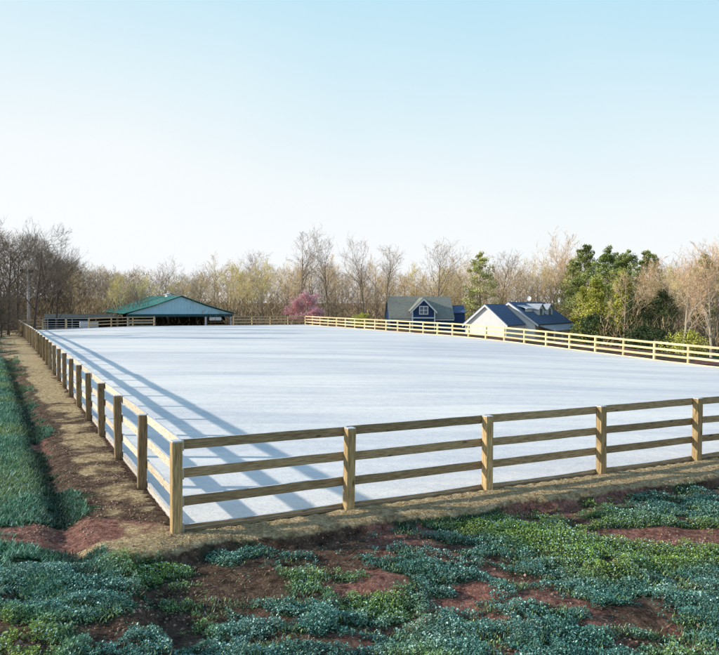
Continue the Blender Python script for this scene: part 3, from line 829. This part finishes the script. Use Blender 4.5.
# porch roof and posts
b = MB(); xa = X2 + .3 + hw2 + .3; b.slab([(xa, Y2 + .3, zE2 - .22), (xa + 2.6, Y2 + .3, zE2 - .95), (xa + 2.6, Y3 + .2, zE2 - .95), (xa, Y3 + .2, zE2 - .22)][::-1], -.12)
pr = link('porch_roof', b.mesh('porch_roof', M['shingle_pale']), wh)
for k in range(5):
    y = Y2 + .6 + k * (Y3 - Y2 - .8) / 4
    b = MB(); b.box(xa + 2.2, xa + 2.4, y - .1, y + .1, -.3, zE2 - .8); link('porch_post', b.mesh('porch_post', M['white']), pr)
# dormers on the slope that looks to +x
sl = (zA2 - zE2) / hw2
for k, y in enumerate((Y2 + 5.6, Y2 + 9.6)):
    xf = X2 + .3 + 3.1; zf = zA2 - sl * 3.1; dh = 1.2
    b = MB(); w = 1.25
    # front face at x = xf
    b.slab([(xf, y - w, zf - .1), (xf, y + w, zf - .1), (xf, y + w, zf + dh), (xf, y, zf + dh + .75), (xf, y - w, zf + dh)], .1)
    b.slab([(xf - .11, y - w, zf - .1), (xf - .11, y - w, zf + dh), (xf - 1.6, y - w, zf + dh)][::-1], .05)
    b.slab([(xf - .11, y + w, zf - .1), (xf - .11, y + w, zf + dh), (xf - 1.6, y + w, zf + dh)], .05)
    dm = link('dormer', b.mesh('dormer', M['white']), wh)
    b = MB()
    for sg in (-1, 1):
        q = [(xf + .25, y, zf + dh + .85), (xf + .25, y + sg * (w + .25), zf + dh - .1), (xf - 1.9, y + sg * (w + .25), zf + dh - .1), (xf - 2.6, y, zf + dh + .85)]
        b.slab(q if sg > 0 else q[::-1], -.08)
    link('dormer_roof', b.mesh('dormer_roof', M['shingle_pale']), dm)
    b = MB(); b.box(xf + .012, xf + .04, y - .5, y + .5, zf + .15, zf + 1.3); link('window', b.mesh('window', M['glass']), dm)
# pale shed dormer
b = MB(); y0 = Y2 + 1.0; xf = X2 + 2.0; zf = zA2 - sl * 1.7
b.slab([(xf - 1.5, y0, zA2 - .1), (xf + .9, y0, zA2 - .75), (xf + .9, y0 + 3.0, zA2 - .75), (xf - 1.5, y0 + 3.0, zA2 - .1)][::-1], -.1)
b.box(xf + .5, xf + .6, y0 + .1, y0 + 2.9, zA2 - sl * 2.3, zA2 - .75)
link('shed_dormer', b.mesh('shed_dormer', M['white']), wh)
# dish
b = MB(); c0 = Vector((X2 + .3, Y2 + 8.3, zA2 + .85)); nr = 10
for i in range(3):
    r1, r2 = .42 * i / 3, .42 * (i + 1) / 3
    for j in range(nr):
        a1, a2 = 2 * math.pi * j / nr, 2 * math.pi * (j + 1) / nr
        f = lambda r_, a_: c0 + Vector((r_ * math.cos(a_), -.9 * r_ * r_ * 1.0, r_ * math.sin(a_)))
        b.face([f(r1, a1), f(r2, a1), f(r2, a2), f(r1, a2)] if i else [f(0, 0), f(r2, a1), f(r2, a2)])
b.tube([tuple(c0), (c0.x, c0.y + .1, zA2)], [.04, .04], 5)
link('satellite_dish', b.mesh('satellite_dish', M['white']), wh)

# ------------------------------------------------------------------ ground cover (uncountable)
rnd = random.Random(21)
def leaf_field(name, n, sampler, label, cat, matn):
    b = MB(); k = 0; tries = 0
    while k < n and tries < n * 8:
        tries += 1
        r_ = sampler()
        if r_ is None: continue
        x, y, size, colr, hgt, up = r_
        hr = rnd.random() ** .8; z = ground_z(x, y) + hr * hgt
        if cat != 'straw': sh_ = .34 + .82 * hr; colr = (colr[0] * sh_, colr[1] * sh_, colr[2] * sh_)  # lower leaves darker: shade inside the mats painted into their colour
        az = rnd.uniform(0, 6.283); d = Vector((math.cos(az), math.sin(az), up * rnd.uniform(.3, 1.3))).normalized()
        sd = Vector((-math.sin(az), math.cos(az), rnd.gauss(0, .3))) * size * (.12 if cat == 'straw' else rnd.uniform(.10, .18) if name == 'grass_blades' else rnd.uniform(.16, .28) if cat == 'grass' else rnd.uniform(.25, .45))
        p = Vector((x, y, z)); tip = p + d * size
        b.face([p - sd * .5, p.lerp(tip, .5) - sd + Vector((0, 0, size * .1)), tip, p.lerp(tip, .5) + sd + Vector((0, 0, size * .1))] if size < .05 else [p - sd * .45, p + sd * .45, tip], colr)
        k += 1
    return tag(link(name, b.mesh(name, matn, colour=True)), label, cat, kind='stuff')
def cover_sampler():
    y = 4.6 + 10.5 * rnd.random() ** 1.25
    x = rnd.uniform(-.60, .60) * y * 1.0
    s, t = st(x, y)
    if t > 0 and s > 0: return None
    if t > -strip_w(s) - .1 and s > -.2: return None
    if s < 0 and t > -.6: return None
    _, cl_, gr = masks_at(x, y)
    q_ = gr + .50 * nz(x, y, 4.2, 2) + .42 * nz(x, y, 11, 7) + .04
    if rnd.random() > .012 + sm(.34, .70, q_): return None
    f = sm(.3, .9, q_)
    fr = nz(x, y, 1.3, 17) + .5 * nz(x, y, 4, 3)
    j = rnd.uniform(.5, 1.3)
    warm = sm(.10, .45, nz(x, y, .6, 44) + .25 * sm(8.5, 11, y))  # yellow-green patches carry sun on the leaves in their colour
    cold = Vector((.15, .31, .25)) * j; green = Vector((.38, .48, .10)) * j
    c = cold.lerp(green, warm)
    if q_ > .5 and rnd.random() < .16 + .28 * fr: c = Vector((.60, .78, .68)) * j      # frosted tips
    return x, y, rnd.uniform(.012, .029), tuple(c), .015 + .085 * f * (.6 + .8 * (nz(x, y, 3.5, 6) + .3)), .7
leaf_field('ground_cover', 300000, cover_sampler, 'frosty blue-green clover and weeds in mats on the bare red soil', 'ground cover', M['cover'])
def blade_sampler():
    y = 4.6 + 10.5 * rnd.random() ** 1.25; x = rnd.uniform(-.60, .60) * y
    s, t = st(x, y)
    if (t > 0 and s > 0) or (t > -strip_w(s) - .05 and s > -.3) or (s < 0 and t > -.5): return None
    g_ = masks_at(x, y)[2] + .5 * nz(x, y, 1.9, 61)
    if rnd.random() > sm(.3, .9, g_): return None
    j = rnd.uniform(.6, 1.3); c = Vector((.26, .42, .14)).lerp(Vector((.50, .50, .22)), rnd.random() ** 2) * j
    if rnd.random() < .25: c = Vector((.48, .62, .54)) * j
    return x, y, rnd.uniform(.028, .06), tuple(c), .03, 1.6
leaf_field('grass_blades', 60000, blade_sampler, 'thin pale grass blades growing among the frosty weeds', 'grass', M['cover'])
def grass_sampler():
    t = 60 * rnd.random() ** 1.6 - 1.5; s = -rnd.uniform(.9, 9 + t * .15)
    x, y = xy(s, t)
    if x / y < -.56 or y < 7: return None
    _, _, gr = masks_at(x, y)
    if rnd.random() > sm(.25, .8, gr + .5 * nz(x, y, 1.2, 8) + .6 * nz(x, y, 4.5, 8)): return None
    j = rnd.uniform(.6, 1.3)
    c = Vector((.16, .36, .20)).lerp(Vector((.40, .46, .14)), sm(-.2, .4, nz(x, y, .5, 4))) * j
    if rnd.random() < .3: c = Vector((.42, .60, .50)) * j
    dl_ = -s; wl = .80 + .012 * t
    for c_ in (wl + .42, wl + 2.25): c = c * (1 - .72 * math.exp(-((dl_ - c_) / .26) ** 2))  # bands of shade along the ruts painted into the grass
    sz = rnd.uniform(.035, .07) * (1 + y / 40)
    return x, y, sz, tuple(c), .02, 1.3
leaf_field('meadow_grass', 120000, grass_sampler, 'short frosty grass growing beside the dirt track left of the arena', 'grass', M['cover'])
def straw_sampler():
    if rnd.random() < .5:
        s = rnd.uniform(-.3, 17); t = -rnd.uniform(.1, strip_w(s) + .1)
    else:
        s = -rnd.uniform(.1, 1.5); t = rnd.uniform(-1, 30)
    x, y = xy(s, t)
    if rnd.random() > .45 + nz(x, y, 1.5, 5): return None
    j = rnd.uniform(.7, 1.1)
    return x, y, rnd.uniform(.02, .055), (j, j, j * .95), .008, .15
leaf_field('straw_litter', 16000, straw_sampler, 'dry straw and dead grass scattered along the foot of the fences', 'straw', M['straw'])

def lumps(name, n, sampler, label, cat, m):
    b = MB(); k = 0
    while k < n:
        r_ = sampler()
        if r_ is None: continue
        x, y, r = r_; k += 1
        z = ground_z(x, y)
        d = [Vector((rnd.uniform(.6, 1.3) * r, 0, 0)), Vector((0, rnd.uniform(.6, 1.3) * r, 0)), Vector((-rnd.uniform(.6, 1.3) * r, 0, 0)), Vector((0, -rnd.uniform(.6, 1.3) * r, 0))]
        o = Vector((x, y, z)); t = o + Vector((rnd.gauss(0, .3) * r, rnd.gauss(0, .3) * r, r * rnd.uniform(.5, 1.0)))
        mid = [o + Vector((q.x, q.y, r * .15)) for q in d]; u = [o + q * .72 + Vector((0, 0, r * rnd.uniform(.35, .7))) for q in d]
        lo = [p - Vector((0, 0, r * .5)) for p in mid]
        for i in range(4):
            j = (i + 1) % 4
            b.face([lo[i], lo[j], mid[j], mid[i]]); b.face([mid[i], mid[j], u[j], u[i]]); b.face([u[i], u[j], t])
    return tag(link(name, b.mesh(name, m)), label, cat, kind='stuff')
def clod_sampler():
    y = 4.6 + 11 * rnd.random() ** 1.2; x = rnd.uniform(-.6, .6) * y; s, t = st(x, y)
    if s > -.05 and t > -.12: return None
    if rnd.random() > .35 + nz(x, y, 1.7, 9): return None
    return x, y, .004 + .02 * rnd.random() ** 5
lumps('soil_clods', 14000, clod_sampler, 'small clods of reddish earth and grit on the bare ground around the near fence', 'soil', M['clod'])
def deadstem_sampler():
    y = 4.6 + 9 * rnd.random() ** 1.2; x = rnd.uniform(-.6, .6) * y; s, t = st(x, y)
    if s > -.1 and t > -.3: return None
    if rnd.random() > .4 + nz(x, y, 1.1, 40): return None
    j = rnd.uniform(.5, 1.1)
    j *= .62
    return x, y, rnd.uniform(.03, .09), (j, j * .88, j * .78), .03, .6
leaf_field('dead_stems', 5000, deadstem_sampler, 'dry brown stems and fallen twigs among the frosty weeds', 'straw', M['straw'])

# ------------------------------------------------------------------ light, sky, camera
EL, AZ = R(19.8), R(-90)      # sun low on the left
w = bpy.data.worlds.new('World'); sc.world = w; w.use_nodes = True
n = w.node_tree.nodes; l = w.node_tree.links
sky = n.new('ShaderNodeTexSky'); sky.sky_type = 'NISHITA'; sky.sun_disc = False
sky.sun_elevation = EL; sky.sun_rotation = AZ; sky.air_density = 1.0; sky.dust_density = 1.4; sky.ozone_density = 1.5; sky.altitude = 200
bg = n['Background']; bg.inputs['Strength'].default_value = 1.0
sc1 = n.new('ShaderNodeVectorMath'); sc1.operation = 'SCALE'; sc1.inputs['Scale'].default_value = .12
l.new(sky.outputs[0], sc1.inputs[0])
tc = n.new('ShaderNodeTexCoord'); sx = n.new('ShaderNodeSeparateXYZ'); l.new(tc.outputs['Generated'], sx.inputs[0])
# thin bright haze low in the sky, whiter towards the sun on the left, blue overhead
ma = n.new('ShaderNodeMath'); ma.operation = 'MULTIPLY_ADD'; ma.inputs[1].default_value = .12; l.new(sx.outputs['X'], ma.inputs[0]); l.new(sx.outputs['Z'], ma.inputs[2])
ns_ = n.new('ShaderNodeTexNoise'); ns_.inputs['Scale'].default_value = 2.6; ns_.inputs['Detail'].default_value = 5
l.new(tc.outputs['Generated'], ns_.inputs['Vector'])
mb = n.new('ShaderNodeMath'); mb.operation = 'MULTIPLY_ADD'; mb.inputs[1].default_value = -.11; l.new(ns_.outputs['Fac'], mb.inputs[0]); l.new(ma.outputs[0], mb.inputs[2])
rp = n.new('ShaderNodeValToRGB'); e = rp.color_ramp.elements
e[0].position = 0.0; e[0].color = (.97, 1.0, 1.03, 1)
e[1].position = 1.0; e[1].color = (.10, .23, .46, 1)
for p_, c_ in ((.09, (.93, .98, 1.0, 1)), (.19, (.78, .92, .98, 1)), (.34, (.54, .81, .95, 1)), (.58, (.24, .44, .68, 1))):
    q = rp.color_ramp.elements.new(p_); q.color = c_
l.new(mb.outputs[0], rp.inputs['Fac'])
mx = n.new('ShaderNodeMix'); mx.data_type = 'RGBA'; mx.inputs[0].default_value = .97
l.new(sc1.outputs[0], mx.inputs[6]); l.new(rp.outputs['Color'], mx.inputs[7])
l.new(mx.outputs[2], bg.inputs['Color'])
sd = bpy.data.lights.new('sun', 'SUN'); sd.energy = 5.0; sd.angle = R(.9); sd.color = (1, .92, .80)
so = bpy.data.objects.new('sun', sd); col.objects.link(so)
to_sun = Vector((math.sin(AZ) * math.cos(EL), math.cos(AZ) * math.cos(EL), math.sin(EL)))
so.rotation_euler = to_sun.to_track_quat('Z', 'Y').to_euler(); so.location = (-40, 10, 30)

cd = bpy.data.cameras.new('camera'); cam = bpy.data.objects.new('camera', cd); col.objects.link(cam)
cd.sensor_fit = 'HORIZONTAL'; cd.sensor_width = 36; cd.lens = 36 * 713.7 / 719.0; cd.clip_end = 4000; cd.clip_start = .1
cam.matrix_world = Matrix.Translation((0, 0, CAM_H)) @ Matrix.Rotation(math.pi / 2 - .0348, 4, 'X') @ Matrix.Rotation(.0052, 4, 'Z')
sc.camera = cam
sc.render.engine = 'CYCLES'
sc.view_settings.view_transform = 'Standard'; sc.view_settings.look = 'None'; sc.view_settings.exposure = 0; sc.view_settings.gamma = 1
sc.cycles.max_bounces = 5; sc.cycles.transparent_max_bounces = 4
